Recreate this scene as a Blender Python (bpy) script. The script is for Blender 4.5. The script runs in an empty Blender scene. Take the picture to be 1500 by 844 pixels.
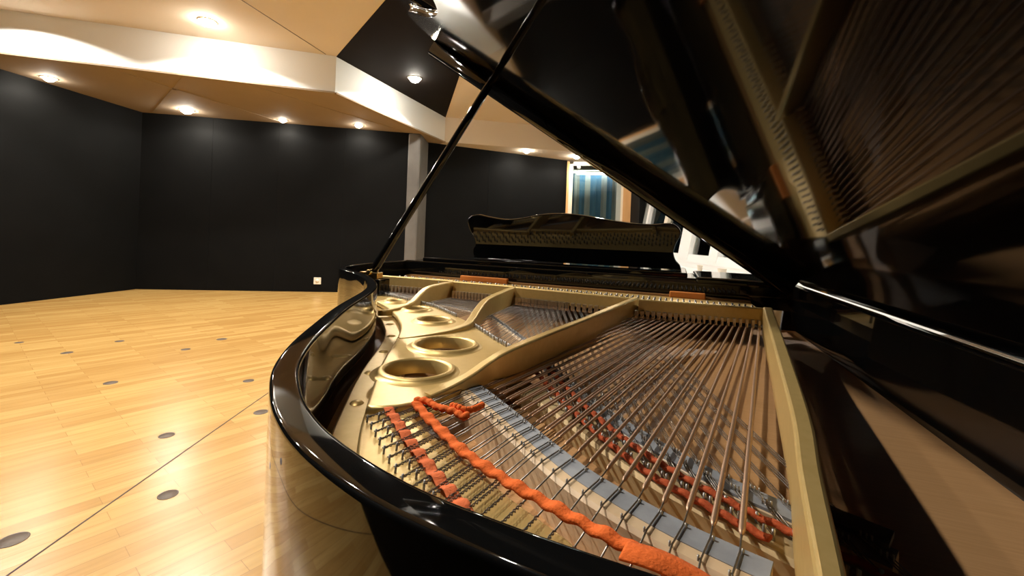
import bpy, bmesh, math, random
from mathutils import Vector, Matrix
random.seed(7)
C = bpy.context.scene.collection
A = math.radians(20.8)          # the piano stands turned by this much in the room
HC = 1.115                      # eye height
PI = math.pi

# ---------------------------------------------------------------- materials
def mat(name, col, rough=.5, metal=0., ior=1.5, coat=0., emit=None, es=0., bump=None):
    m = bpy.data.materials.new(name); m.use_nodes = True
    b = m.node_tree.nodes['Principled BSDF']
    b.inputs['Base Color'].default_value = (*col, 1)
    b.inputs['Roughness'].default_value = rough
    b.inputs['Metallic'].default_value = metal
    b.inputs['IOR'].default_value = ior
    b.inputs['Coat Weight'].default_value = coat
    b.inputs['Coat Roughness'].default_value = .03
    if emit:
        b.inputs['Emission Color'].default_value = (*emit, 1)
        b.inputs['Emission Strength'].default_value = es
    if bump:
        nt = m.node_tree; N = nt.nodes; L = nt.links
        tc = N.new('ShaderNodeTexCoord'); no = N.new('ShaderNodeTexNoise'); bp = N.new('ShaderNodeBump')
        no.inputs['Scale'].default_value = bump[0]; no.inputs['Detail'].default_value = 4
        bp.inputs['Strength'].default_value = bump[1]; bp.inputs['Distance'].default_value = bump[2]
        L.new(tc.outputs['Object'], no.inputs['Vector']); L.new(no.outputs['Fac'], bp.inputs['Height'])
        L.new(bp.outputs['Normal'], b.inputs['Normal'])
    return m

def mottled(name, c1, c2, scale, rough, stretch=(1, 1, 1), metal=0., bump=0., rot=0.):
    m = mat(name, c1, rough, metal)
    nt = m.node_tree; N = nt.nodes; L = nt.links; b = N['Principled BSDF']
    tc = N.new('ShaderNodeTexCoord'); mp = N.new('ShaderNodeMapping'); no = N.new('ShaderNodeTexNoise')
    cr = N.new('ShaderNodeValToRGB')
    mp.inputs['Scale'].default_value = stretch; mp.inputs['Rotation'].default_value = (0, 0, rot)
    no.inputs['Scale'].default_value = scale; no.inputs['Detail'].default_value = 5
    cr.color_ramp.elements[0].position = .3; cr.color_ramp.elements[1].position = .72
    cr.color_ramp.elements[0].color = (*c1, 1); cr.color_ramp.elements[1].color = (*c2, 1)
    L.new(tc.outputs['Object'], mp.inputs['Vector']); L.new(mp.outputs['Vector'], no.inputs['Vector'])
    L.new(no.outputs['Fac'], cr.inputs['Fac']); L.new(cr.outputs['Color'], b.inputs['Base Color'])
    if bump:
        bp = N.new('ShaderNodeBump'); bp.inputs['Strength'].default_value = bump; bp.inputs['Distance'].default_value = .002
        L.new(no.outputs['Fac'], bp.inputs['Height']); L.new(bp.outputs['Normal'], b.inputs['Normal'])
    return m

def floor_mat():
    m = mat('maple_parquet', (.7, .45, .2), .27)
    nt = m.node_tree; N = nt.nodes; L = nt.links; b = N['Principled BSDF']
    tc = N.new('ShaderNodeTexCoord'); mp = N.new('ShaderNodeMapping')
    mp.inputs['Rotation'].default_value = (0, 0, math.radians(-52))
    br = N.new('ShaderNodeTexBrick')
    br.inputs['Color1'].default_value = (.53, .295, .085, 1); br.inputs['Color2'].default_value = (.68, .43, .145, 1)
    br.inputs['Mortar'].default_value = (.42, .22, .065, 1)
    br.inputs['Scale'].default_value = 1; br.inputs['Mortar Size'].default_value = .0012
    br.inputs['Brick Width'].default_value = .62; br.inputs['Row Height'].default_value = .072
    br.offset = .37
    no = N.new('ShaderNodeTexNoise'); mp2 = N.new('ShaderNodeMapping'); mp2.inputs['Scale'].default_value = (1.2, 14, 1)
    no.inputs['Scale'].default_value = 3; no.inputs['Detail'].default_value = 6
    mx = N.new('ShaderNodeMix'); mx.data_type = 'RGBA'; mx.blend_type = 'MULTIPLY'; mx.inputs['Factor'].default_value = .55
    cr = N.new('ShaderNodeValToRGB'); cr.color_ramp.elements[0].color = (.72, .66, .56, 1); cr.color_ramp.elements[1].color = (1, 1, 1, 1)
    cr.color_ramp.elements[0].position = .3; cr.color_ramp.elements[1].position = .6
    L.new(tc.outputs['Object'], mp.inputs['Vector']); L.new(mp.outputs['Vector'], br.inputs['Vector'])
    L.new(mp.outputs['Vector'], mp2.inputs['Vector']); L.new(mp2.outputs['Vector'], no.inputs['Vector'])
    L.new(no.outputs['Fac'], cr.inputs['Fac'])
    L.new(br.outputs['Color'], mx.inputs['A']); L.new(cr.outputs['Color'], mx.inputs['B'])
    L.new(mx.outputs['Result'], b.inputs['Base Color'])
    return m

def glass_mat(name, tint, refl=.1):
    m = bpy.data.materials.new(name); m.use_nodes = True
    nt = m.node_tree; N = nt.nodes; L = nt.links
    N.remove(N['Principled BSDF']); out = N['Material Output']
    t = N.new('ShaderNodeBsdfTransparent'); g = N.new('ShaderNodeBsdfGlossy'); mx = N.new('ShaderNodeMixShader'); f = N.new('ShaderNodeFresnel')
    t.inputs['Color'].default_value = (*tint, 1); g.inputs['Roughness'].default_value = .01; f.inputs['IOR'].default_value = 1.45
    L.new(f.outputs['Fac'], mx.inputs['Fac']); L.new(t.outputs[0], mx.inputs[1]); L.new(g.outputs[0], mx.inputs[2])
    L.new(mx.outputs[0], out.inputs['Surface'])
    return m

M = dict(
    black=mat('black_polish', (.004, .004, .004), .04, ior=1.52),
    lidblack=mat('black_polish_lid', (.003, .003, .003), .05, ior=1.31),
    satin=mat('black_satin', (.006, .006, .006), .3),
    gold=mottled('bronze_plate_paint', (.70, .485, .175), (.76, .54, .21), 90, .37, metal=.5, bump=.02),
    gold2=mottled('dull_bronze_paint', (.52, .38, .19), (.58, .43, .22), 90, .62, metal=.3),
    copper=mat('copper_winding', (.50, .32, .21), .42, .6),
    steel=mat('steel_wire', (.24, .215, .19), .34, .85),
    pin=mat('nickel_pin', (.42, .40, .37), .42, .7),
    agr=mat('agraffe_brass', (.62, .53, .40), .35, .9),
    brass=mat('brass', (.75, .52, .22), .25, 1.),
    chrome=mat('chrome', (.8, .8, .8), .12, 1.),
    board=mottled('spruce_board', (.50, .27, .11), (.58, .325, .145), 14, .45, (1, 30, 1), rot=.5),
    maple=mottled('bridge_maple', (.74, .52, .30), (.80, .60, .38), 30, .5, (1, 1, 8)),
    graphite=mottled('graphite', (.27, .28, .30), (.36, .375, .40), 60, .55),
    orange=mat('orange_felt', (.86, .16, .022), .95, bump=(320, .6, .002)),
    red=mat('red_felt', (.84, .19, .06), .95, bump=(320, .6, .002)),
    darkred=mat('crimson_felt', (.56, .10, .028), .95, bump=(320, .6, .002)),
    greyfelt=mat('blue_grey_felt', (.20, .22, .27), .95, bump=(320, .6, .002)),
    litwood=mat('orange_lit_wood', (.62, .20, .035), .9),  # orange glow of lit pin block wood put into a colour
    pinwood=mat('pin_block_wood', (.30, .15, .05), .5),
    floor=floor_mat(),
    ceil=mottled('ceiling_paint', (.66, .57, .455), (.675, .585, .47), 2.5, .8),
    soffit=mottled('soffit_shade_paint', (.30, .222, .148), (.315, .235, .158), 2.5, .8),  # ceiling colour darkened to paint in the shade under the soffit
    fascia=mottled('fascia_paint', (.83, .83, .82), (.84, .84, .83), 2.5, .7),
    wall=mottled('black_wall', (.0026, .0026, .0025), (.0040, .0039, .0037), 3, .7),
    wallr=mottled('black_wall_plain', (.0026, .0026, .0025), (.0040, .0039, .0037), 3, .7),
    joint=mat('panel_joint', (.008, .008, .008), .7),  # plain dark backing in the gaps between wall panels
    darkceil=mottled('dark_ceiling', (.008, .0055, .0045), (.010, .007, .0055), 3, .8),
    seam=mat('floor_joint', (.05, .022, .008), .7),
    plug=mottled('plug_wood', (.085, .055, .035), (.13, .09, .06), 60, .45),
    pillar=mottled('grey_pillar', (.105, .095, .085), (.14, .128, .115), 4, .5),
    lamp=mat('lamp_glow', (1, 1, 1), .4, emit=(1., .93, .80), es=130),
    trimwhite=mat('lamp_trim', (.82, .76, .66), .4),
    white=mat('white_lacquer', (.80, .79, .77), .4),
    cream=mat('cream_frame', (.70, .63, .5), .4),
    wood=mottled('orange_pine', (.62, .33, .12), (.70, .40, .16), 10, .45, (1, 1, .1)),
    blue=mat('blue_blind', (.045, .12, .19), .7),
    greyblind=mat('grey_blind', (.22, .23, .22), .7),
    curtain=mottled('grey_curtain', (.30, .315, .29), (.38, .39, .36), 4, .9),
    room2=mat('control_room_paint', (.36, .40, .37), .7),
    beige=mat('beige_card', (.72, .64, .52), .7),
    socket=mat('socket_plastic', (.80, .74, .62), .35),
    socketdark=mat('socket_hole', (.1, .08, .06), .5),
    tube=mat('tube_glow', (1, 1, 1), .4, emit=(.85, .95, 1.), es=14),
    glass=glass_mat('clear_glass', (.90, .95, .93)),
    rubber=mat('rubber', (.02, .02, .02), .7),
)

for k_ in ('wall', 'wallr', 'darkceil'): M[k_].node_tree.nodes['Principled BSDF'].inputs['Specular IOR Level'].default_value = .10
# ---------------------------------------------------------------- mesh helpers
class MB:
    def __init__(s): s.v = []; s.f = []; s.mi = []; s.sm = []
    def add(s, vs, fs, mi=0, smooth=False):
        o = len(s.v); s.v += [tuple(v) for v in vs]
        for f in fs: s.f.append([o + i for i in f]); s.mi.append(mi); s.sm.append(smooth)
    def box(s, x0, x1, y0, y1, z0, z1, mi=0):
        s.add([(x, y, z) for z in (z0, z1) for x, y in ((x0, y0), (x1, y0), (x1, y1), (x0, y1))],
              [(3, 2, 1, 0), (4, 5, 6, 7), (0, 1, 5, 4), (1, 2, 6, 5), (2, 3, 7, 6), (3, 0, 4, 7)], mi)
    def tube(s, pts, r, n=6, mi=0, caps=True):
        pts = [Vector(p) for p in pts]; k = len(pts)
        rr = r if isinstance(r, (list, tuple)) else [r] * k
        rings = []
        for i, p in enumerate(pts):
            d = (pts[min(i + 1, k - 1)] - pts[max(i - 1, 0)]).normalized()
            up = Vector((0, 0, 1)) if abs(d.z) < .95 else Vector((1, 0, 0))
            a = d.cross(up).normalized(); b = a.cross(d).normalized()
            rings.append([p + (a * math.cos(2 * PI * j / n) + b * math.sin(2 * PI * j / n)) * rr[i] for j in range(n)])
        vs = [v for g in rings for v in g]
        fs = [(i * n + j, i * n + (j + 1) % n, (i + 1) * n + (j + 1) % n, (i + 1) * n + j) for i in range(k - 1) for j in range(n)]
        if caps: fs += [tuple(range(n))[::-1], tuple(range((k - 1) * n, k * n))]
        s.add(vs, fs, mi, True)
    def sweep(s, path, prof, mi=0, smooth=False, closed_prof=True, caps=True, closed=False):
        """path: 2-D points (or with z as third), prof: (offset to the left, z) pairs; functions of i allowed"""
        k = len(path); nrm = []
        for i in range(k):
            if closed: a, b = path[(i - 1) % k], path[(i + 1) % k]
            else: a, b = path[max(i - 1, 0)], path[min(i + 1, k - 1)]
            d = Vector((b[0] - a[0], b[1] - a[1])).normalized(); nrm.append((-d.y, d.x))
        vs = []; n = None
        for i, p in enumerate(path):
            pr = prof(i) if callable(prof) else prof; n = len(pr)
            z = p[2] if len(p) > 2 else 0
            for o, h in pr: vs.append((p[0] + nrm[i][0] * o, p[1] + nrm[i][1] * o, z + h))
        fs = []; m = n if closed_prof else n - 1
        for i in range(k if closed else k - 1):
            for j in range(m):
                i2 = (i + 1) % k
                fs.append((i * n + j, i2 * n + j, i2 * n + (j + 1) % n, i * n + (j + 1) % n))
        if caps and closed_prof and not closed: fs += [tuple(range(n))[::-1], tuple(range((k - 1) * n, k * n))]
        s.add(vs, fs, mi, smooth)
    def lathe(s, prof, c=(0, 0, 0), n=32, mi=0, smooth=True):
        vs = [(c[0] + r * math.cos(2 * PI * j / n), c[1] + r * math.sin(2 * PI * j / n), c[2] + z) for r, z in prof for j in range(n)]
        fs = [(i * n + j, i * n + (j + 1) % n, (i + 1) * n + (j + 1) % n, (i + 1) * n + j) for i in range(len(prof) - 1) for j in range(n)]
        s.add(vs, fs, mi, smooth)
    def disc(s, c, r, z, n=24, mi=0):
        s.add([(c[0] + r * math.cos(2 * PI * j / n), c[1] + r * math.sin(2 * PI * j / n), z) for j in range(n)], [tuple(range(n))], mi)
    def build(s, name, m, parent=None, loc=None, bevel=0., seg=2, recalc=True):
        me = bpy.data.meshes.new(name); me.from_pydata(s.v, [], s.f)
        for x in (m if isinstance(m, (list, tuple)) else [m]): me.materials.append(x)
        me.polygons.foreach_set('material_index', s.mi); me.polygons.foreach_set('use_smooth', s.sm)
        if recalc or bevel:
            bm = bmesh.new(); bm.from_mesh(me)
            if bevel:
                ed = [e for e in bm.edges if len(e.link_faces) == 2 and e.calc_face_angle(0) > .6]
                bmesh.ops.bevel(bm, geom=ed, offset=bevel, segments=seg, profile=.5, affect='EDGES', clamp_overlap=True)
            bmesh.ops.recalc_face_normals(bm, faces=bm.faces); bm.to_mesh(me); bm.free()
        me.update()
        o = bpy.data.objects.new(name, me); C.objects.link(o)
        if parent: o.parent = parent
        if loc: o.location = loc
        return o

def cat(pts, n=8, closed=False):
    """Catmull-Rom through the points (any dimension)"""
    out = []; k = len(pts)
    for i in range(k if closed else k - 1):
        g = lambda j: pts[j % k] if closed else pts[min(max(j, 0), k - 1)]
        p0, p1, p2, p3 = g(i - 1), g(i), g(i + 1), g(i + 2)
        for q in range(n):
            t = q / n
            out.append(tuple(.5 * (2 * b + (c - a) * t + (2 * a - 5 * b + 4 * c - d) * t * t + (3 * b - a - 3 * c + d) * t ** 3) for a, b, c, d in zip(p0, p1, p2, p3)))
    if not closed: out.append(tuple(pts[-1]))
    return out

def resample(pts, n):
    d = [0]
    for a, b in zip(pts, pts[1:]): d.append(d[-1] + math.dist(a, b))
    out = []; j = 0
    for i in range(n):
        s = d[-1] * i / (n - 1)
        while j < len(d) - 2 and d[j + 1] < s: j += 1
        t = (s - d[j]) / max(d[j + 1] - d[j], 1e-9)
        out.append(tuple(a + (b - a) * t for a, b in zip(pts[j], pts[j + 1])))
    return out

def offset(path, o):
    k = len(path); r = []
    for i, p in enumerate(path):
        a, b = path[max(i - 1, 0)], path[min(i + 1, k - 1)]
        dx, dy = b[0] - a[0], b[1] - a[1]; l = math.hypot(dx, dy)
        w = o(i / (k - 1)) if callable(o) else o
        r.append((p[0] - dy / l * w, p[1] + dx / l * w))
    return r

def plate_mesh(name, outer, holes, z0, z1, bev, m, parent=None, loc=None):
    """a flat slab with holes and rounded edges"""
    cu = bpy.data.curves.new(name, 'CURVE'); cu.dimensions = '2D'; cu.fill_mode = 'BOTH'
    for lp in [outer] + holes:
        sp = cu.splines.new('POLY'); sp.points.add(len(lp) - 1); sp.use_cyclic_u = True
        for i, p in enumerate(lp): sp.points[i].co = (p[0], p[1], 0, 1)
    h = (z1 - z0) / 2
    cu.extrude = max(h - bev, 0); cu.bevel_depth = bev; cu.bevel_resolution = 2; cu.offset = -bev
    o = bpy.data.objects.new(name, cu); C.objects.link(o)
    dg = bpy.context.evaluated_depsgraph_get()
    me = bpy.data.meshes.new_from_object(o.evaluated_get(dg)); bpy.data.objects.remove(o); bpy.data.curves.remove(cu)
    me.name = name; me.transform(Matrix.Translation((0, 0, (z0 + z1) / 2)))
    me.materials.clear(); me.materials.append(m)
    bm = bmesh.new(); bm.from_mesh(me); bmesh.ops.remove_doubles(bm, verts=bm.verts, dist=1e-5)
    bmesh.ops.recalc_face_normals(bm, faces=bm.faces); bm.to_mesh(me); bm.free()
    o = bpy.data.objects.new(name, me); C.objects.link(o)
    if parent: o.parent = parent
    if loc: o.location = loc
    return o

def tag(o, label=None, cat_=None, group=None, kind=None):
    if label: o['label'] = label
    if cat_: o['category'] = cat_
    if group: o['group'] = group
    if kind: o['kind'] = kind
    return o

def empty(name, loc, rz=0.):
    o = bpy.data.objects.new(name, None); C.objects.link(o); o.location = loc; o.rotation_euler = (0, 0, rz); o.empty_display_size = .1
    return o

def smooth_all(o, ang=.6):
    for p in o.data.polygons: p.use_smooth = True
    return o

# ================================================================ THE ROOM
Z1, Z2 = 2.985, 3.485            # lower soffit, upper ceiling
def struct(o, label=None): o['kind'] = 'structure'; return tag(o, label)

b = MB(); b.add([(-9, -4.2, 0), (7.5, -4.2, 0), (7.5, 12.5, 0), (-9, 12.5, 0), (-9, -4.2, -.1), (7.5, -4.2, -.1), (7.5, 12.5, -.1), (-9, 12.5, -.1)],
                [(0, 1, 2, 3), (7, 6, 5, 4), (0, 4, 5, 1), (1, 5, 6, 2), (2, 6, 7, 3), (3, 7, 4, 0)])
struct(b.build('floor', M['floor']))
b = MB(); b.box(-9, 7.5, -4.2, 12.5, Z2, Z2 + .1); struct(b.build('ceiling', M['ceil']))

def wall(name, p, q, z0, z1, th, m, joints=(), zj=None):
    """a wall between two plan points; th to the left of p->q; joints: fractions where panels meet"""
    d = Vector((q[0] - p[0], q[1] - p[1])); L = d.length; d.normalize(); n = Vector((-d.y, d.x))
    b = MB()
    cuts = [0] + list(joints) + [1]; g = .002
    for a, c in zip(cuts, cuts[1:]):
        s0, s1 = a * L + (g if a > 0 else 0), c * L - (g if c < 1 else 0)
        c4 = [Vector(p) + d * s for s in (s0, s1)]
        v = [(*c4[0], z0), (*c4[1], z0), (*(c4[1] + n * th), z0), (*(c4[0] + n * th), z0)]
        b.add(v + [(x, y, z1) for x, y, _ in v], [(3, 2, 1, 0), (4, 5, 6, 7), (0, 1, 5, 4), (1, 2, 6, 5), (2, 3, 7, 6), (3, 0, 4, 7)])
    if joints:
        v = [Vector(p) + n * .006, Vector(q) + n * .006, Vector(q) + n * (th + .02), Vector(p) + n * (th + .02)]
        v = [(*x, z0) for x in v]
        b.add(v + [(x, y, z1) for x, y, _ in v], [(0, 1, 5, 4), (2, 3, 7, 6), (1, 2, 6, 5), (3, 0, 4, 7)], 1)
    return struct(b.build(name, [m, M['joint']], recalc=not joints))

PA, PB, PC = (-6.31, 7.37), (-1.93, 8.14), (-6.51, 5.54)
wall('wall_left', (-6.87, 2.0), PA, 0, Z2, .15, M['wall'])
wall('wall_back', PA, PB, 0, Z2, .15, M['wall'], (.245, .485, .735))
wall('wall_rear', (-1.86, 8.86), (1.24, 10.33), 0, Z2, .15, M['wall'], (.42,))
wall('wall_front', (2.75, -1.52), (-7.5, 2.37), 0, Z2, .15, M['wall'])
wall('wall_right', (2.62, 1.3), (2.62, -1.6), 0, Z2, .15, M['wallr'])
b = MB(); b.box(-2.0, -1.77, 8.12, 8.9, 0, Z1); struct(b.build('trim_pillar', M['pillar'], bevel=.03))

# soffits: the lower ring of ceiling along the walls, with its vertical fascia
FA, FB = (-2.48, 5.94), (-1.43, 8.80)
FL = (-8.0, 4.37); FR = (3.2, 9.63)
def slab(name, poly, z0, z1, m, side=None):
    k = len(poly); b = MB()
    b.add([(x, y, z0) for x, y in poly] + [(x, y, z1) for x, y in poly], [tuple(range(k))[::-1], tuple(range(k, 2 * k))])
    b.add([(x, y, z0) for x, y in poly] + [(x, y, z1) for x, y in poly], [(i, (i + 1) % k, k + (i + 1) % k, k + i) for i in range(k)], 1)
    return struct(b.build(name, [m, side or m]))
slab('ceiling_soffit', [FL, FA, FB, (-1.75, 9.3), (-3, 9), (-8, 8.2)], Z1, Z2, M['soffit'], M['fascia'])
slab('ceiling_soffit_rear', [FB, FR, (3.2, 11.5), (-1.7, 11.5), (-1.75, 9.3)], Z1, Z2, M['ceil'], M['ceil'])
slab('ceiling_dark', [FA, FB, (-.80, 6.19), (.05, 2.7), (-.2, 2.85), (-1.38, 4.45)], Z2 - .006, Z2 + .02, M['darkceil'])
def strip(name, p, q, w, z0, z1, m):
    d = Vector((q[0] - p[0], q[1] - p[1])).normalized() * (w / 2); n = (-d.y, d.x); b = MB()
    v = [(p[0] - n[0], p[1] - n[1]), (q[0] - n[0], q[1] - n[1]), (q[0] + n[0], q[1] + n[1]), (p[0] + n[0], p[1] + n[1])]
    b.add([(x, y, z0) for x, y in v] + [(x, y, z1) for x, y in v], [(3, 2, 1, 0), (4, 5, 6, 7), (0, 1, 5, 4), (1, 2, 6, 5), (2, 3, 7, 6), (3, 0, 4, 7)])
    return struct(b.build(name, m))
# plaster joints on the soffit and the upper ceiling
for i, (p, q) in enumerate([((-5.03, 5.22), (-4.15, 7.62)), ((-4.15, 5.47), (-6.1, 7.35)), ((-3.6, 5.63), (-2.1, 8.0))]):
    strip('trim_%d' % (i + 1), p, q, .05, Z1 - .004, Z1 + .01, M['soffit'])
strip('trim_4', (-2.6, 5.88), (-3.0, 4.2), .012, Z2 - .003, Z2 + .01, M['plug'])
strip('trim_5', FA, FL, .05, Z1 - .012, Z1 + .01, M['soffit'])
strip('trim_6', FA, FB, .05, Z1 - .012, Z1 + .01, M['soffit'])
strip('trim_7', (-1.42, -1.0), (-1.60, 2.75), .007, -.004, .0008, M['seam'])
strip('trim_8', (-1.60, 2.75), (-1.85, 8.8), .007, -.004, .0008, M['seam'])

# ---- far glazed door with a blue vertical blind behind it
D0, D1 = (1.24, 10.30), (2.70, 10.0)
dd = Vector((D1[0] - D0[0], D1[1] - D0[1])); DL = dd.length; rz = math.atan2(dd.y, dd.x)
door = empty('door_1', (*D0, 0), rz); struct(door)
b = MB()
b.box(0, .05, -.03, .06, 0, 2.95); b.build('door_frame', M['wood'], door)
b = MB(); b.box(.05, .14, -.02, .05, 0, 2.9); b.build('door_stile', M['cream'], door)
b = MB(); b.box(1.15, 1.25, -.02, .05, 0, 2.9); b.build('door_stile', M['room2'], door)
b = MB(); b.box(1.30, 1.48, -.06, .1, 0, 2.95); b.build('door_post', M['wood'], door)
b = MB(); b.box(.14, 1.15, -.02, .05, 2.86, 2.95); b.box(.14, 1.15, -.02, .05, 0, .1); b.box(1.25, 1.3, -.02, .05, 0, 2.95); b.build('door_rail', M['cream'], door)
b = MB(); b.box(.14, 1.15, .01, .018, .1, 2.86); b.build('door_glass', M['glass'], door)
bl = empty('vertical_blind', (D0[0] - .05, D0[1] + .30, 0), rz)
tag(bl, 'blue and grey vertical blind hanging behind the far glazed door', 'blind')
seq = 'gbbgbgbbgbggbg'; x = -.12
for i, c_ in enumerate(seq):
    w = .125; b = MB(); b.sweep([(x, .0), (x + w * .5, .02), (x + w, .0)], [(-.002, .04), (.002, .04), (.002, 2.72), (-.002, 2.72)])
    b.build('slat', M['blue'] if c_ == 'b' else M['greyblind'], bl); x += w + .004
b = MB(); b.box(-.15, 1.75, -.03, .05, 2.72, 2.80); b.build('head_rail', M['white'], bl)
ft = empty('tube_lamp', (D0[0] + .22, D0[1] + .10, 2.72), rz)
tag(ft, 'white fluorescent tube glowing at the top of the far glazed door', 'lamp')
b = MB(); b.box(0, .9, .0, .05, 0, .04); b.build('housing', M['white'], ft)
b = MB(); b.tube([(.02, .025, -.02), (.88, .025, -.02)], .022, 10); b.build('tube', M['tube'], ft)
wall('wall_door', (3.4, 11.2), (.6, 11.6), 0, Z2, -.1, M['room2'])

# ---- control room window along the right, its glass tilted outwards at the top
WX, TL = 2.62, .167
def wx(z): return WX + (z - .9) * TL
win = empty('window_1', (0, 0, 0)); struct(win)
def wbar(y0, y1, z0, z1, d0, d1, m, name):
    b = MB(); v = []
    for z in (z0, z1):
        X = wx(z); v += [(X + d0, y0, z), (X + d1, y0, z), (X + d1, y1, z), (X + d0, y1, z)]
    b.add(v, [(3, 2, 1, 0), (4, 5, 6, 7), (0, 1, 5, 4), (1, 2, 6, 5), (2, 3, 7, 6), (3, 0, 4, 7)]); return b.build(name, m, win)
for y0, y1, m, d in ((8.78, 8.98, 'greyblind', .05), (8.62, 8.74, 'white', .06), (7.55, 7.70, 'cream', .05), (6.35, 6.72, 'white', .07), (5.45, 5.68, 'white', .07), (4.1, 4.25, 'white', .07), (2.9, 3.05, 'white', .07), (1.3, 1.45, 'white', .07)):
    wbar(y0, y1, .9, 2.75, -d, .04, M[m], 'window_mullion')
wbar(1.3, 8.98, .86, .97, -.06, .06, M['white'], 'window_sill')
wbar(1.3, 8.98, 2.7, 2.82, -.06, .06, M['white'], 'window_head')
wbar(1.3, 8.98, .95, 2.72, 0, .008, M['glass'], 'window_glass')
b = MB(); b.box(2.56, 2.72, 1.3, 8.98, 0, .88); struct(b.build('wall_sill', M['white']))
b = MB(); b.box(2.62, 3.25, 1.3, 8.98, 2.80, Z2); struct(b.build('wall_lintel', M['wallr']))
wall('wall_end', (2.60, 9.0), (2.70, 10.3), 0, Z2, -.12, M['wallr'])
wall('wall_control', (5.6, 12), (5.6, .5), 0, Z2, .1, M['room2'])
wall('wall_partition', (5.7, 9.3), (2.95, 9.3), 0, Z2, .1, M['room2'])
wall('wall_partition_near', (2.7, 1.2), (5.6, 1.2), 0, Z2, .1, M['room2'])
def curtain(name, y0, y1, x, label):
    b = MB(); n = int((y1 - y0) / .02)
    pts = [(x + .035 * math.sin(i * .45) + .012 * math.sin(i * .17), y0 + (y1 - y0) * i / n) for i in range(n + 1)]
    b.sweep(pts, [(-.003, .05), (.003, .05), (.003, 2.7), (-.003, 2.7)], smooth=True)
    o = b.build(name, M['curtain']); tag(o, label, 'curtain'); return o
curtain('curtain', 5.9, 8.6, 3.75, 'grey gathered curtain behind the tilted window nearest the far door')
curtain('curtain', 2.2, 4.6, 4.3, 'grey gathered curtain behind the tilted window beside the piano lid')

# ---- white counter under the control room window, with three small cups
ct = empty('white_counter', (2.08, 5.0, 0)); tag(ct, 'long white counter standing below the tilted control room window', 'counter')
b = MB(); b.box(-.50, .47, -3.2, 3.4, .745, .785); b.build('countertop', M['white'], ct, bevel=.004)
for y in (-3.1, -1.0, 1.1, 3.2):
    b = MB(); b.box(-.46, .44, y - .02, y + .02, 0, .745); b.build('support', M['white'], ct)
b = MB(); b.box(.42, .44, -3.08, 3.18, .12, .72); b.build('back_panel', M['white'], ct)
for (x, y), lb, s in (((2.40, 5.55), 'beige paper cup on the white counter, farthest of the row', .9), ((2.20, 4.55), 'beige paper cup in the middle of the row on the white counter', 1.15),
                   ((2.42, 4.15), 'wide beige cup on the white counter, nearest the piano lid', 1.1)):
    b = MB(); b.lathe([(0, 0), (.028 * s, 0), (.038 * s, .075 * s), (.041 * s, .078 * s), (.037 * s, .078 * s), (.027 * s, .006), (0, .006)], n=20)
    tag(b.build('paper_cup', M['beige'], loc=(x, y, .785)), lb, 'cup', 'cups on the counter')

# ---- wall socket
sx = empty('wall_socket', (-3.47, 7.865, .20), math.atan2(PB[1] - PA[1], PB[0] - PA[0]))
tag(sx, 'cream square power socket low on the black back wall', 'socket')
b = MB(); b.box(-.062, .062, -.012, .006, -.062, .062); b.build('face_plate', M['socket'], sx, bevel=.006)
b = MB(); b.tube([(0, -.011, 0), (0, -.017, 0)], .033, 20); w_ = b.build('socket_ring', M['socket'], sx)
b = MB()
for d in (-.011, .011): b.tube([(d, -.0165, 0), (d, -.0178, 0)], .004, 8)
b.build('pin_hole', M['socketdark'], w_)

# ---- plugs in the floor
for x, y, r, lb in ((-1.69, 1.515, .042, 'large dark round plug in the floor at the bottom left corner'), (-1.377, 1.802, .036, 'dark round floor plug beside the long floor seam, nearest the piano'),
                    (-1.783, 2.308, .036, 'dark round floor plug left of the seam, second row from the viewer'), (-2.744, 3.031, .04, 'dark round floor plug alone on the left, mid floor'),
                    (-1.874, 3.176, .036, 'dark round floor plug close to the far end of the visible seam'), (-1.478, 2.644, .04, 'dark round floor plug right of the seam, against the piano curve'),
                    (-3.709, 3.68, .04, 'faint dark floor plug far left, left of two in a row'), (-3.645, 4.102, .035, 'faint small floor plug far left, behind its neighbour'),
                    (-2.884, 3.916, .036, 'dark floor plug in the far middle of the wooden floor'), (-2.828, 4.319, .045, 'dark floor plug farthest back towards the black wall'),
                    (-4.393, 3.929, .03, 'small faint floor plug near the left edge of the floor')):
    b = MB(); b.lathe([(0, .0016), (r * .86, .0016), (r * .9, .0004), (r * .94, .0018), (r, .0012), (r, 0)], n=28)
    tag(b.build('floor_plug', M['plug'], loc=(x, y, 0)), lb, 'floor plug', 'round plugs in the floor')

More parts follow.
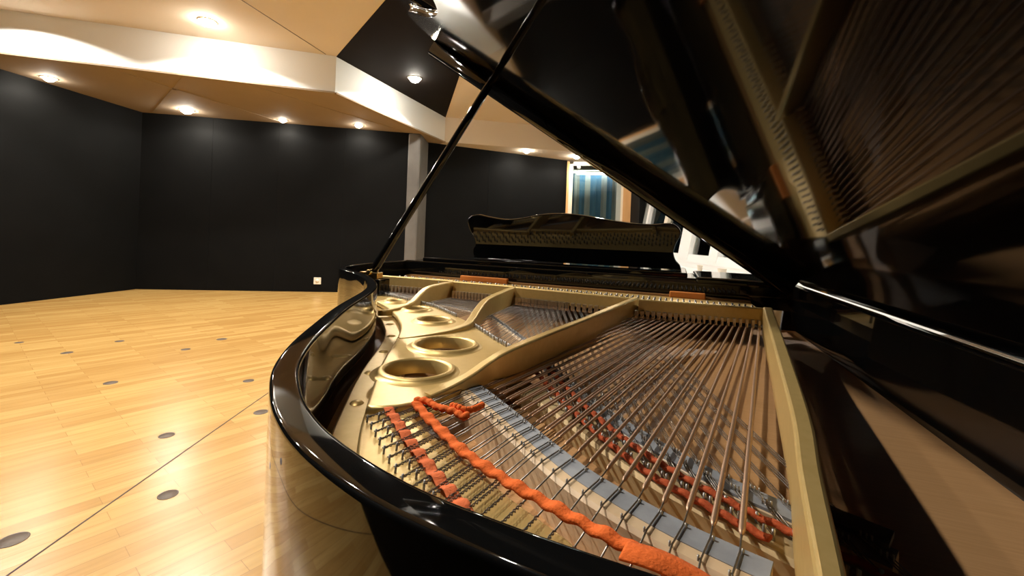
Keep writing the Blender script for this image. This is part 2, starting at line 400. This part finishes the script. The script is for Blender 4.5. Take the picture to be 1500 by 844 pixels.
# ---- recessed downlights
def spot(name, loc, e, ang=110, blend=.6, rad=.045, col=(1., .945, .855), parent=None):
    l = bpy.data.lights.new(name, 'SPOT'); l.energy = e; l.spot_size = math.radians(ang); l.spot_blend = blend; l.shadow_soft_size = rad; l.color = col
    o = bpy.data.objects.new(name, l); C.objects.link(o)
    if parent: o.parent = parent
    o.location = loc; return o
SP = 1.0
for x, y, z, e, an, bl_, r, lb in ((-3.62, 5.06, Z2, 75, 146, .08, .075, 'bright recessed downlight in the beige upper ceiling beside the fascia'), (-1.57, 6.64, Z2 - .006, 65, 146, .08, .085, 'bright recessed downlight in the dark brown ceiling panel'),
                       (-6.18, 5.76, Z1, 10, 165, .3, .065, 'downlight in the low soffit close to the left wall'), (-5.36, 7.10, Z1, 22, 165, .3, .085, 'bright downlight in the low soffit near the wall corner'),
                       (-4.02, 7.52, Z1, 10, 165, .3, .055, 'small downlight in the soffit tight against the back wall, mid row'), (-2.77, 7.68, Z1, 10, 165, .3, .06, 'downlight in the soffit nearest the grey pillar'),
                       (.24, 9.35, Z1, 14, 165, .3, .07, 'downlight above the rear black wall, left of two'), (1.37, 9.75, Z1, 20, 165, .3, .075, 'downlight above the glazed door, beside the piano lid')):
    d = empty('downlight', (x, y, z)); tag(d, lb, 'ceiling light', 'recessed downlights')
    b = MB(); b.lathe([(r, .01), (r, -.004), (r + .008, -.009), (r + .024, -.006), (r + .026, .0)], n=28); b.build('trim_ring', M['trimwhite'], d)
    b = MB(); b.lathe([(0, -r * .78), (r * .35, -r * .74), (r * .68, -r * .56), (r * .9, -r * .28), (r, .002)], n=28); b.build('lens', M['lamp'], d)
    spot('lamp', (0, 0, -r * .78 - .012), e * SP, an, bl_, .05, parent=d)
for x, y, e, an, bl_ in ((-5.45, 4.5, 75, 146, .08), (-4.4, 2.7, 80, 165, .3), (-2.15, 1.78, 185, 165, .3), (-2.3, 3.6, 60, 165, .3), (-.9, .35, 40, 165, .3), (1.7, 7.2, 60, 150, .3), (1.95, 4.6, 70, 150, .3), (1.95, 2.6, 60, 150, .3)):
    spot('ceiling_lamp', (x, y, Z2 - .03), e * SP, an, bl_, .05)
def area(name, loc, sx_, sy_, e, col, rot=(0, 0, 0)):
    l = bpy.data.lights.new(name, 'AREA'); l.shape = 'RECTANGLE'; l.size = sx_; l.size_y = sy_; l.energy = e; l.color = col
    o = bpy.data.objects.new(name, l); C.objects.link(o); o.location = loc; o.rotation_euler = rot; return o
area('control_room_lamp', (3.9, 4.5, Z2 - .05), .8, 5.5, 420, (.93, 1., .98))
area('control_room_lamp', (3.9, 7.6, Z2 - .05), .8, 2, 170, (.93, 1., .98))
area('door_room_lamp', (1.9, 10.9, Z2 - .1), 1.4, .3, 60, (.85, .95, 1.))

# ================================================================ THE PIANO
CX, CY = -.37, 1.0
wl = (CX * math.cos(A) + CY * math.sin(A), -CX * math.sin(A) + CY * math.cos(A))
P = empty('grand_piano', (*wl, 0), -A)
tag(P, 'black polished grand piano with open lid and gold cast iron plate', 'piano')
OFF = (-CX, -CY, 0)
def part(mb, name, m, parent=None, **k): return mb.build(name, m, parent or P, loc=None if parent else OFF, **k)
def h(z): return z + HC

rim_pts = [(-1.10, 1.98), (-1.10, 1.6), (-1.095, 1.4), (-1.07, 1.23), (-1.005, 1.105), (-.92, 1.035), (-.835, .978), (-.745, .905), (-.655, .812), (-.58, .708), (-.485, .53), (-.412, .41),
           (-.361, .332), (-.313, .272), (-.266, .229), (-.226, .2), (-.181, .176), (-.119, .155), (-.06, .146), (0, .142), (.1, .139), (.2, .140), (.27, .148), (.325, .178), (.352, .235), (.357, .32), (.357, .8), (.357, 1.98)]
rim = cat(rim_pts, 7)
ZR = h(-.115)
b = MB()
T = .021; r_ = .0032; e_ = .0004
pr = [(0, .58), (0, ZR - r_ - e_), (0, ZR - r_)] + [(r_ - r_ * math.cos(a), ZR - r_ + r_ * math.sin(a)) for a in (PI / 8, PI / 4, 3 * PI / 8, PI / 2)] + \
     [(r_ + e_, ZR), (T - r_ - e_, ZR)] + [(T - r_ + r_ * math.sin(a), ZR - r_ + r_ * math.cos(a)) for a in (PI / 8, PI / 4, 3 * PI / 8, PI / 2)] + [(T, ZR - r_ - e_), (T, .60), (T + .03, .60), (T + .03, .58)]
b.sweep(rim, pr, smooth=True)
R_ = part(b, 'rim', M['black'])
inner = offset(rim, T)
# sound board
b = MB(); lp = offset(rim, T - .002); lp = [p for p in lp if p[1] < 1.55] ; k = len(lp)
b.add([(x, y, h(-.247)) for x, y in lp] + [(x, y, h(-.257)) for x, y in lp], [tuple(range(k)), tuple(range(k, 2 * k))[::-1]] + [(i, k + i, k + (i + 1) % k, (i + 1) % k) for i in range(k)])
part(b, 'soundboard', M['board'])
# ---- cast iron plate
bent = [p for p in rim if p[1] < 1.32 and p[0] < .28]
ZW = h(-.2)
def circ(c, r, n=40): return [(c[0] + r * math.cos(2 * PI * i / n), c[1] + r * math.sin(2 * PI * i / n)) for i in range(n)]
HO = [((-.348, .548), .047), ((-.385, .695), .052), ((-.520, .880), .036), ((-.635, .985), .030), ((-.757, 1.062), .023)]
hedge = cat([(.20, .235), (.09, .24), (.03, .268), (-.041, .287), (-.063, .302), (-.097, .320), (-.126, .336), (-.161, .360), (-.225, .396), (-.272, .428)], 4)
edge = cat([(-.310, .418), (-.285, .445), (-.280, .49), (-.262, .525), (-.245, .56), (-.225, .61), (-.205, .68),
        (-.26, .728), (-.327, .789), (-.402, .870), (-.470, .938), (-.615, 1.056), (-.745, 1.118), (-.872, 1.173), (-.98, 1.23)], 4)
wo = [p for p in offset(bent, .072) if p[1] > .405 and p[0] < -.3]
plate = plate_mesh('cast_iron_plate', wo + edge, [circ(c, r) for c, r in HO], h(-.213), ZW, .004, M['gold'], P, OFF)
tag(plate, 'gold painted cast iron plate')
wt = [p for p in offset(bent, lambda t: .070 if t < .66 else (.070 - (t - .66) / .12 * .022 if t < .78 else .048)) if p[1] < .445]
plate_mesh('hitch_plate', wt + hedge + cat([(-.272, .428), (-.285, .45), (-.31, .455)], 3), [], h(-.224), h(-.2085), .004, M['gold'], plate)
lo = offset(bent, lambda t: .040 if t < .6 else .030)
plate_mesh('plate_ledge', lo + offset(bent, .105)[::-1], [], h(-.232), h(-.2165), .003, M['gold'], plate)
b = MB()
for c, r in HO:
    b = MB(); b.lathe([(r - .004, -.016), (r - .002, .003), (r + .001, .0062), (r + .005, .0066), (r + .0085, .004), (r + .010, .0015), (r + .014, .0008), (r + .019, -.002)], (*c, ZW), 48)
    b.build('hole_collar', M['gold'], plate)
# plate screws on the ledge
for p in resample(offset(bent, .055), 16)[2:12]:
    b = MB(); b.lathe([(0, .003), (.006, .0026), (.009, 0)], (*p, h(-.2165)), 14)
    b.build('plate_screw', M['gold'], plate)

def ridge(name, pts, w, zb, m=M['gold'], n=6):
    """a strut standing on the plate: (x, y, top z)"""
    q = cat(pts, n); bb = MB()
    def pf(i):
        z = q[i][2]; ww = w(i / (len(q) - 1)) if callable(w) else w; z0 = zb
        e = min(.003, max((z - z0) * .3, .0005)); zb_ = min(z0, z - .004)
        return [(-ww / 2, zb_), (-ww / 2, z - e), (-ww / 2 + e * .4, z - e * .35), (-ww / 2 + e, z), (ww / 2 - e, z), (ww / 2 - e * .4, z - e * .35), (ww / 2, z - e), (ww / 2, zb_)]
    bb.sweep([p[:2] for p in q], pf); return bb.build(name, m, plate)
ridge('strut', [(-.719, 1.345, h(-.158)), (-.716, 1.25, h(-.158)), (-.708, 1.155, h(-.160)), (-.690, 1.085, h(-.170)), (-.672, 1.02, h(-.183)), (-.672, .98, h(-.190)), (-.685, .945, h(-.196)), (-.71, .925, h(-.199))], .017, h(-.212))
ridge('strut', [(-.491, 1.34, h(-.158)), (-.475, 1.18, h(-.158)), (-.459, 1.04, h(-.161)), (-.440, .95, h(-.170)), (-.424, .885, h(-.181)), (-.420, .845, h(-.189)), (-.432, .80, h(-.194)), (-.458, .755, h(-.197)), (-.49, .705, h(-.199))], .018, h(-.212))
ridge('strut', [(-.106, 1.29, h(-.156)), (-.140, 1.08, h(-.157)), (-.172, .88, h(-.158)), (-.200, .73, h(-.159)), (-.219, .635, h(-.161)), (-.233, .59, h(-.166)), (-.247, .565, h(-.176)), (-.258, .54, h(-.186)), (-.271, .51, h(-.194)), (-.285, .475, h(-.199))], .017, h(-.215))
ridge('bass_beam', [(.220, 1.275, h(-.153)), (.180, .97, h(-.154)), (.138, .655, h(-.155)), (.112, .47, h(-.155)), (.092, .36, h(-.155)), (.074, .25, h(-.155)), (.062, .185, h(-.157))], lambda t: .021 - .009 * t, h(-.222))
# flange: the wall of the plate in front of the pin block, one stretch per section
flp = [(-1.03, 1.315), (-.72, 1.335), (-.705, 1.312), (-.49, 1.312), (-.475, 1.297), (-.108, 1.262), (-.095, 1.245), (.225, 1.272)]
b = MB()
for i in (0, 2, 4, 6):
    p, q = flp[i], flp[i + 1]; d = Vector((q[0] - p[0], q[1] - p[1])).normalized(); n = Vector((-d.y, d.x))
    b.sweep([p, q], [(0, h(-.196)), (.002, h(-.159)), (.004, h(-.156)), (.012, h(-.156)), (.014, h(-.160)), (.014, h(-.175)), (.03, h(-.178)), (.03, h(-.196))])
b.build('flange', M['gold'], plate)
# plate web over the pin block
b = MB(); pb = [(-1.03, 1.33), (-.72, 1.345), (-.49, 1.322), (-.1, 1.272), (.222, 1.285), (.222, 1.56), (-1.06, 1.56)]; k = len(pb)
b.add([(x, y, h(-.178)) for x, y in pb] + [(x, y, h(-.200)) for x, y in pb], [tuple(range(k)), tuple(range(k, 2 * k))[::-1]] + [(i, k + i, k + (i + 1) % k, (i + 1) % k) for i in range(k)])
b.build('pin_field', M['gold'], plate)
# tenor hitch rail below the bass strings
rail = cat([(-.238, .63), (-.138, .548), (-.070, .480), (-.022, .437), (.020, .410), (.066, .380), (.105, .358), (.16, .335)], 6)
b = MB(); b.sweep(rail, [(.0, h(-.262)), (-.002, h(-.228)), (.002, h(-.2245)), (.034, h(-.2245)), (.036, h(-.23)), (.036, h(-.262))][::-1]); b.build('hitch_rail', M['gold2'], plate)
# bass side flange of the plate at the tail
b = MB(); b.sweep(cat([(.05, .30), (.085, .262), (.15, .245), (.25, .24)], 6), [(-.02, h(-.245)), (-.02, h(-.215)), (-.014, h(-.209)), (.0, h(-.212)), (.004, h(-.245))], smooth=False); b.build('tail_flange', M['gold'], plate)
plate_mesh('brace_web', cat([(-.30, .44), (-.285, .50), (-.255, .56), (-.235, .57), (-.25, .50), (-.268, .455), (-.282, .43)], 4, True), [], h(-.222), h(-.2125), .002, M['gold'], plate)

# ---- pin block, stretcher, shelf, desk
b = MB(); b.box(-1.06, .222, 1.555, 1.60, h(-.20), h(-.172)); part(b, 'pin_block', M['pinwood'])
b = MB(); b.box(-1.085, .34, 1.58, 1.66, h(-.162), h(-.113)); part(b, 'stretcher', M['black'], bevel=.006, seg=3)
b = MB(); b.box(-1.085, .34, 1.60, 1.95, h(-.20), h(-.118)); part(b, 'case_top', M['black'], bevel=.004)
b = MB(); b.box(-1.01, .035, 1.60, 1.93, h(-.116), h(-.098)); shelf = part(b, 'music_shelf', M['black'], bevel=.005, seg=3)
b = MB(); b.box(.06, .335, 1.56, 1.93, h(-.128), h(-.106)); part(b, 'cheek_block', M['black'], bevel=.009, seg=3)
prof = [(-.835, -.095), (-.838, -.06), (-.824, -.035), (-.826, -.005), (-.845, .03), (-.853, .068), (-.838, .09), (-.80, .098), (-.755, .090), (-.68, .080), (-.61, .086), (-.53, .102), (-.44, .109), (-.35, .103), (-.27, .090),
        (-.19, .079), (-.10, .073), (-.045, .078), (-.015, .076), (.006, .055), (.008, .035), (-.006, .005), (-.014, -.03), (-.006, -.06), (.010, -.080), (.014, -.095)]
pc = cat(prof, 5)
dz = .16; lean = math.radians(14)
deskm = plate_mesh('music_desk', [(x + .417, z + .095) for x, z in pc], [], -.009, .009, .004, M['black'], P, (OFF[0] - .417, OFF[1] + 1.745, h(-.095) + .001))
deskm.rotation_euler = (PI / 2 + lean, 0, 0)
for x in (-.382, .345):
    b = MB(); b.tube([(x, .012, -.018), (x, .05, -.016), (x, .085, -.05)], .006, 8); b.box(x - .016, x + .016, .0, .075, -.016, -.009); b.build('desk_support', M['black'], deskm, bevel=.002)

# ---- keybed, fallboard, legs, lyre
b = MB(); b.box(-1.09, .35, 1.62, 2.10, .60, .645); part(b, 'keybed', M['black'], bevel=.004)
b = MB(); b.sweep([(-1.0, 1.98), (.27, 1.98)], [(-.02, .72), (0, .72), (.012, .86), (.0, .99), (-.016, .99), (-.008, .86)]); part(b, 'fallboard', M['black'])
for x in (-1.09, .235):
    b = MB(); b.box(x, x + .12, 1.95, 2.12, .645, .80); part(b, 'cheek', M['black'], bevel=.01)
for i in range(52):
    b = MB(); x0 = -.955 + i * .0226; b.box(x0, x0 + .0218, 1.985, 2.09, .70, .722); part(b, 'white_key', M['white'])
b = MB(); b.box(-.97, .24, 1.98, 2.085, .645, .70); part(b, 'key_frame', M['satin'])
for x, y in ((-.96, 1.80), (.22, 1.80), (.06, .36)):
    b = MB(); b.lathe([(.0, .58), (.075, .58), (.075, .50), (.062, .47), (.058, .30), (.045, .14), (.048, .12), (.04, .10), (.0, .10)], (x, y, 0), 8, smooth=False); lg = part(b, 'leg', M['black'])
    b = MB(); b.box(x - .012, x + .012, y - .02, y + .02, .05, .10); b.tube([(x - .02, y + .02, .035), (x + .02, y + .02, .035)], .035, 20); b.build('caster', M['brass'], lg)
b = MB()
for x in (-.44, -.30): b.tube([(x, 1.72, .58), (x, 1.74, .16)], .014, 10)
b.box(-.52, -.22, 1.68, 1.80, .09, .16); ly = part(b, 'pedal_lyre', M['black'])
for x in (-.45, -.37, -.29):
    b = MB(); b.box(x - .012, x + .012, 1.78, 1.90, .07, .082); b.build('pedal', M['brass'], ly, bevel=.003)

# ---- bridges
def bridge(name, line, w0, w1, zt, zb, gr, m=M['maple']):
    q = resample(cat(line, 8), 40); b = MB()
    b.sweep(q, [(-w0, zb), (-w0, zt - .003), (-w0 + .003, zt), (w1 - .003, zt), (w1, zt - .003), (w1, zb)])
    o = part(b, name, m)
    b = MB(); b.sweep(q, [(gr[0], zt - .002), (gr[0], zt + .0006), (gr[1], zt + .0006), (gr[1], zt - .002)]); b.build('graphite_top', M['graphite'], o)
    return o, q
BB, bbq = bridge('bass_bridge', [(-.277, .552), (-.228, .510), (-.178, .466), (-.139, .430), (-.081, .380), (-.040, .354), (.002, .332), (.035, .319), (.060, .311)], .018, .018, h(-.2045), h(-.262), (-.004, .0182))
LB, lbq = bridge('long_bridge', [(-.262, .80), (-.208, .737), (-.110, .605), (-.047, .536), (.012, .482), (.058, .449), (.092, .430), (.155, .396)], .012, .014, h(-.2215), h(-.262), (-.011, .013), M['maple'])
TB, tbq = bridge('treble_bridge', [(-.475, 1.085), (-.450, 1.055), (-.380, .965), (-.288, .850), (-.24, .80)], .009, .009, h(-.2085), h(-.262), (-.003, .0085))
HB, hbq = bridge('high_bridge', [(-.98, 1.262), (-.86, 1.235), (-.74, 1.19), (-.69, 1.165), (-.58, 1.12), (-.51, 1.09)], .007, .007, h(-.2085), h(-.262), (-.003, .0065))

# ---- bass strings: a steel core with a copper winding, looped on a hitch pin behind the red felt
def lerp(a, b_, t): return tuple(x + (y - x) * t for x, y in zip(a, b_))
felt = cat([(-.312, .430), (-.302, .421), (-.270, .395), (-.240, .369), (-.210, .346), (-.184, .326), (-.156, .306), (-.133, .289), (-.10, .266), (-.06, .241), (-.01, .216), (.05, .196)], 8)
def hit(p, d, line):
    best = None
    for a, c in zip(line, line[1:]):
        ex, ey = c[0] - a[0], c[1] - a[1]; den = d[0] * ey - d[1] * ex
        if abs(den) < 1e-9: continue
        t = ((a[0] - p[0]) * ey - (a[1] - p[1]) * ex) / den; u = ((a[0] - p[0]) * d[1] - (a[1] - p[1]) * d[0]) / den
        if -.02 <= u <= 1.02 and t > 0 and (best is None or t < best): best = t
    return best
NB = 34; us = []
u = 0.
for i in range(NB):
    us.append(u); u += (.26 if i % 2 == 0 else .74) if i < 24 else 1.0
us = [x / us[-1] for x in us]
vs_ = [x for x in us]
ZB = h(-.2025)
hp = MB(); bpn = MB(); ag = MB()
bass = []
for i in range(NB):
    t = us[i]; a0 = lerp((-.100, 1.238), (.200, 1.258), t)
    tb = t * .94 + .02
    j = tb * 39; c_ = lerp(bbq[int(j)], bbq[min(int(j) + 1, 39)], j - int(j))
    d = Vector((c_[0] - a0[0], c_[1] - a0[1])).normalized()
    side = Vector((-d.y, d.x)); single = i >= 24
    rw = (.0017 + .0007 * (i - 24) / 9) if single else (.00105 + .0004 * i / 24); rs = .00075 if single else .00062
    f0 = Vector(c_) - d * .013; f1 = Vector(c_) + d * .013 - side * .003
    g = hit(f1, d, felt); g = g if g else .1
    e = f1 + d * (g + (.016 if i % 2 else .030))
    f = f1 + d * (g - .045)
    b = MB()
    b.tube([(*a0, h(-.196)), (*(Vector(a0) + d * .01), ZB + .002), (*f0, ZB), (*f1, ZB), (*f, ZB - .001)], rs, 6)
    # the twisted eye: two strands wound round each other down to the pin
    L = (e - f).length; k = 26
    for ph in (0, PI):
        pts = []
        for q in range(k + 1):
            s = q / k; w = .0011 * (1 if s < .8 else 1 + (s - .8) * 4)
            p = f + (e - f) * s + side * (w * math.cos(ph + s * L / .0042 * PI)); pts.append((p.x, p.y, ZB - .001 + w * math.sin(ph + s * L / .0042 * PI) * (1 if s < .85 else .4)))
        b.tube(pts, .00058, 4)
    o = part(b, 'bass_string', M['steel'], recalc=False)
    b = MB(); s0 = Vector(a0) + d * .036; s1 = f0 - d * (.014 + .004 * (i % 2))
    z0_ = ZB + .0012
    b.tube([(*s0, z0_), (*(s0 + d * .004), z0_), (*(s1 - d * .005), ZB + .0002), (*s1, ZB)], [rw * .5, rw, rw, rw * .45], 8)
    b.build('copper_winding', M['copper'], o, recalc=False)
    hp.tube([(*e, h(-.212)), (*(e - d * .0015), h(-.2010))], .0011, 8)
    for q in (f0 + side * .0016, f1 - side * .0016): bpn.tube([(q.x, q.y, h(-.207)), (q.x, q.y, h(-.2010))], .0009, 6)
    ag.box(a0[0] - .0028, a0[0] + .0028, a0[1] - .004, a0[1] + .010, h(-.206), h(-.186))

# ---- tenor strings: cross under the bass strings to the long bridge
def hitch(q0, q1, t, alt):
    return q0
NT = 20
tn = []
railq = resample(offset(rail, .012), 60); railq2 = resample(offset(rail, .024), 60)
for i in range(NT):
    t = i / (NT - 1)
    for s in range(3):
        a0 = lerp((-.455, 1.284), (-.125, 1.252), t); a0 = (a0[0] + (s - 1) * .0034, a0[1])
        tb = .06 + .92 * t ** .92 + (s - 1) * .006; j = min(max(tb, 0), 1) * 39
        c_ = lerp(lbq[int(j)], lbq[min(int(j) + 1, 39)], j - int(j))
        d = Vector((c_[0] - a0[0], c_[1] - a0[1])).normalized(); side = Vector((-d.y, d.x))
        f0 = Vector(c_) - d * .010; f1 = Vector(c_) + d * .010 + side * .002
        g = hit(f1, d, railq if s != 1 else railq2); e = f1 + d * (g if g else .06)
        b = MB(); b.tube([(*a0, h(-.197)), (*(Vector(a0) + d * .02), h(-.203)), (*f0, h(-.2195)), (*f1, h(-.2195)), (*e, h(-.2215))], .00055, 5)
        part(b, 'tenor_string', M['steel'], recalc=False)
        hp.tube([(*e, h(-.226)), (*e, h(-.216))], .0015, 6)
        for q in (f0 + side * .001, f1 - side * .001): bpn.tube([(q.x, q.y, h(-.223)), (q.x, q.y, h(-.2155))], .0008, 5)
    a0 = lerp((-.455, 1.284), (-.125, 1.252), t)
    ag.box(a0[0] - .0055, a0[0] + .0055, a0[1] - .006, a0[1] + .006, h(-.208), h(-.186))
# ---- treble strings
tr = MB()
def treble(n, A0, A1, H, B_, z=-.2065, ags=True):
    hq = resample(H, 100)
    for i in range(n):
        t = i / (n - 1)
        a0 = lerp(A0, A1, t)
        for s in range(3):
            tt = min(max(t + (s - 1) * .25 / n, 0), 1); e = hq[int(tt * 99)]
            p = (a0[0] + (s - 1) * .0032, a0[1])
            e = (e[0], e[1] + .002)
            tr.tube([(*p, h(-.197)), (p[0] + (e[0] - p[0]) * .1, p[1] + (e[1] - p[1]) * .1, h(z)), (*e, h(z + .004)), (e[0], e[1] - .012, h(-.199))], .0005, 4)
            hp.tube([(e[0], e[1] - .012, h(-.205)), (e[0], e[1] - .013, h(-.191))], .0015, 6)
            m = (p[0] + (e[0] - p[0]) * .45, p[1] + (e[1] - p[1]) * .45)
        if ags: ag.box(a0[0] - .0045, a0[0] + .0045, a0[1] - .006, a0[1] + .006, h(-.209), h(-.186))
treble(18, (-1.0, 1.298), (-.735, 1.305), [(-.965, 1.225), (-.872, 1.175), (-.745, 1.12)], None)
treble(17, (-.692, 1.298), (-.505, 1.298), [(-.69, 1.094), (-.615, 1.058), (-.50, .965)], None)
treble(16, (-.462, 1.282), (-.30, 1.266), [(-.44, .908), (-.402, .873), (-.327, .793), (-.25, .722)], None)
tag(part(tr, 'treble_strings', M['steel'], recalc=False), kind='stuff')
# bridge pins of the upper bridges
for q in (tbq, hbq):
    for i in range(0, len(resample(q, 70))):
        p = resample(q, 70)[i]; bpn.tube([(p[0], p[1], h(-.21)), (p[0], p[1], h(-.2035))], .0008, 5)
tag(part(hp, 'hitch_pins', M['pin']), kind='stuff')
tag(part(bpn, 'bridge_pins', M['pin']), kind='stuff')
tag(part(ag, 'agraffes', M['agr']), kind='stuff')
tp = MB()
for r0 in range(3):
    for i in range(75):
        t = i / 74; x = -1.0 + 1.2 * t; y = 1.345 - .05 * t + .042 * r0 + .012 * (i % 2)
        tp.tube([(x, y, h(-.179)), (x, y, h(-.163))], .0032, 6)
tag(part(tp, 'tuning_pins', M['steel']), kind='stuff')

# ---- felts
def woven(name, line, w, th, m, period, amp, zc, n=400, wob=0.):
    q = resample(cat(line, 8), n); L = sum(math.dist(a, c) for a, c in zip(q, q[1:])); b = MB()
    pts = [(x, y, zc + amp * math.sin(2 * PI * i / (n - 1) * L / period)) for i, (x, y) in enumerate(q)]
    def pf(i):
        ww = w * (1 + wob * math.sin(2 * PI * i / (n - 1) * L / period * .5 + .6)) / 2
        return [(-ww, -th * .25), (-ww, th * .25), (-ww * .7, th * .5), (ww * .7, th * .5), (ww, th * .25), (ww, -th * .25), (ww * .7, -th * .5), (-ww * .7, -th * .5)]
    b.sweep(pts, pf, smooth=True); return part(b, name, m)
woven('red_felt_strip', felt[4:], .011, .0022, M['red'], .0225, .0017, h(-.2037))
of = cat([(-.283, .446), (-.254, .421), (-.229, .402), (-.205, .384), (-.181, .367), (-.159, .354), (-.127, .338), (-.103, .328), (-.080, .319), (-.060, .311), (-.040, .304), (-.022, .298), (-.006, .292), (.012, .286), (.05, .272)], 6)
woven('orange_felt_strip', of, .0105, .0055, M['orange'], .020, .0011, h(-.2000), wob=.16)
b = MB()
def rope(pts, r, name='felt_end', m=M['orange']):
    q = resample(cat(pts, 8), 60); b = MB()
    b.tube([(x, y, z + .0006 * math.sin(i * .9)) for i, (x, y, z) in enumerate(q)], [r * (1 + .12 * math.sin(i * .8)) for i in range(60)], 10); return part(b, name, m)
rope([(-.284, .447, h(-.198)), (-.268, .445, h(-.195)), (-.250, .436, h(-.195)), (-.236, .432, h(-.194)), (-.222, .431, h(-.195)), (-.211, .426, h(-.196)), (-.206, .430, h(-.195))], .0038)
rope([(-.232, .440, h(-.193)), (-.222, .436, h(-.191)), (-.212, .435, h(-.192)), (-.205, .447, h(-.193)), (-.203, .460, h(-.194))], .0034)
b = MB(); b.sweep(cat([(-.024, .285, h(-.193)), (-.004, .280, h(-.190)), (.016, .276, h(-.192)), (.04, .268, h(-.196))], 8), [(-.011, -.001), (-.011, .001), (0, .003), (.006, .002), (.006, -.001)], smooth=True); part(b, 'felt_end', M['orange'])
woven('crimson_felt_strip', [(-.232, .772), (-.119, .596), (-.044, .498), (.012, .446), (.055, .416), (.086, .398), (.150, .366)], .0075, .004, M['darkred'], .018, .0008, h(-.2195))
woven('crimson_felt_strip', [(-.247, .741), (-.126, .566), (-.061, .484), (-.017, .438), (.028, .407), (.073, .379)], .0075, .004, M['darkred'], .018, .0008, h(-.2195))
b = MB(); b.sweep(cat([(.105, .447), (.13, .432), (.16, .416)], 6), [(-.012, h(-.2215)), (-.012, h(-.217)), (.012, h(-.217)), (.012, h(-.2215))]); part(b, 'grey_felt_strip', M['greyfelt'])
for x0, x1 in ((-.80, -.60), (-.02, .09)):  # added orange strips painting the lit patches of wood at the pin block
    b = MB(); b.box(x0, x1, 1.545, 1.562, h(-.178), h(-.158)); part(b, 'pin_block_lit_strip', M['litwood'], bevel=.003)

# ---- lid: hinged along the bass side, propped open
TH = math.radians(34.2); XH, ZH = .344, h(-.1055)
lid_f = 1.50
ol = [p for p in rim if p[1] < lid_f - .01 and p[0] < .33]
out = [(-1.115, lid_f - .09)] + [(p[0] - .008, p[1] - .004) for p in ol if p[0] < -.05] + [(p[0], p[1] - .008) for p in ol if p[0] >= -.05] + [(XH, .20), (XH, lid_f)]
out = [(XH - x, y) for x, y in out]        # s measured from the hinge
lid = plate_mesh('lid', [(-s, y) for s, y in out], [], 0, .022, .0095, M['lidblack'], P)
lid.location = (OFF[0] + XH, OFF[1], ZH); lid.rotation_euler = (0, TH, 0)
RP = [(.018, .012), (-.018, .012), (-.02, -.034), (-.014, -.050), (0, -.056), (.014, -.050), (.02, -.034)]
b = MB(); b.sweep([(-1.452, lid_f - .108), (-1.445, lid_f - .108), (-.02, lid_f - .02)], lambda i: [(o * (.4 if i == 0 else 1), z if z > 0 else z * (.35 if i == 0 else 1)) for o, z in RP], smooth=True); b.build('lid_rail', M['black'], lid)
b = MB(); b.add([(x, y, z) for z in (.0225, .041) for x, y in ((-1.44, .98), (-.01, 1.06), (-.01, lid_f + .012), (-1.452, lid_f - .08))], [(3, 2, 1, 0), (4, 5, 6, 7), (0, 1, 5, 4), (1, 2, 6, 5), (2, 3, 7, 6), (3, 0, 4, 7)]); b.build('lid_flap', M['black'], lid, bevel=.006, seg=3)
for y in (.45, 1.32):
    b = MB(); b.tube([(.002, y - .05, .004), (.002, y + .05, .004)], .006, 10); b.build('lid_hinge', M['brass'], lid)
# prop stick, square to the lid
n_ = Vector((math.sin(TH), 0, math.cos(TH)))
B0 = Vector((-.915, 1.157, h(-.128))); dist_ = -(B0 - Vector((XH, 0, ZH))).dot(n_); B1 = B0 + n_ * (dist_ + .002)
b = MB(); b.tube([B0, B0 + n_ * .03, B0 + n_ * .06, B0 + n_ * (dist_ - .05), B0 + n_ * (dist_ - .03), B1], [.012, .0145, .0135, .0115, .010, .0085], 16)
prop = part(b, 'prop_stick', M['black'])
b = MB(); b.box(-.955, -.885, 1.142, 1.172, h(-.150), h(-.128)); b.tube([(-.915, 1.135, h(-.128)), (-.915, 1.18, h(-.128))], .009, 12); b.build('prop_hinge', M['brass'], prop, bevel=.002)
b = MB(); b.box(-.985, -.87, 1.135, 1.19, h(-.20), h(-.148)); part(b, 'prop_block', M['black'], bevel=.004)

# ================================================================ CAMERA AND RENDER
cam = bpy.data.cameras.new('camera'); co = bpy.data.objects.new('camera', cam); C.objects.link(co)
R = math.radians(2.2)
co.matrix_world = Matrix(((math.cos(R), -math.sin(R), 0, 0), (0, 0, -1, 0), (math.sin(R), math.cos(R), 0, HC), (0, 0, 0, 1)))
cam.sensor_width = 36; cam.lens = 36 * 640 / 1500; cam.shift_y = -(422 - 348) / 1500; cam.clip_start = .01
sc = bpy.context.scene; sc.camera = co
w = bpy.data.worlds.new('world'); sc.world = w; w.use_nodes = True
w.node_tree.nodes['Background'].inputs['Color'].default_value = (0, 0, 0, 1)
vs = sc.view_settings; vs.view_transform = 'Standard'; vs.look = 'None'; vs.gamma = 1; vs.use_curve_mapping = False; vs.exposure = 1.0
sc.cycles.max_bounces = 10; sc.cycles.diffuse_bounces = 5; sc.cycles.glossy_bounces = 6; sc.cycles.transparent_max_bounces = 12
sc.cycles.sample_clamp_indirect = 8; sc.cycles.use_denoising = True; sc.cycles.caustics_reflective = False; sc.cycles.caustics_refractive = False
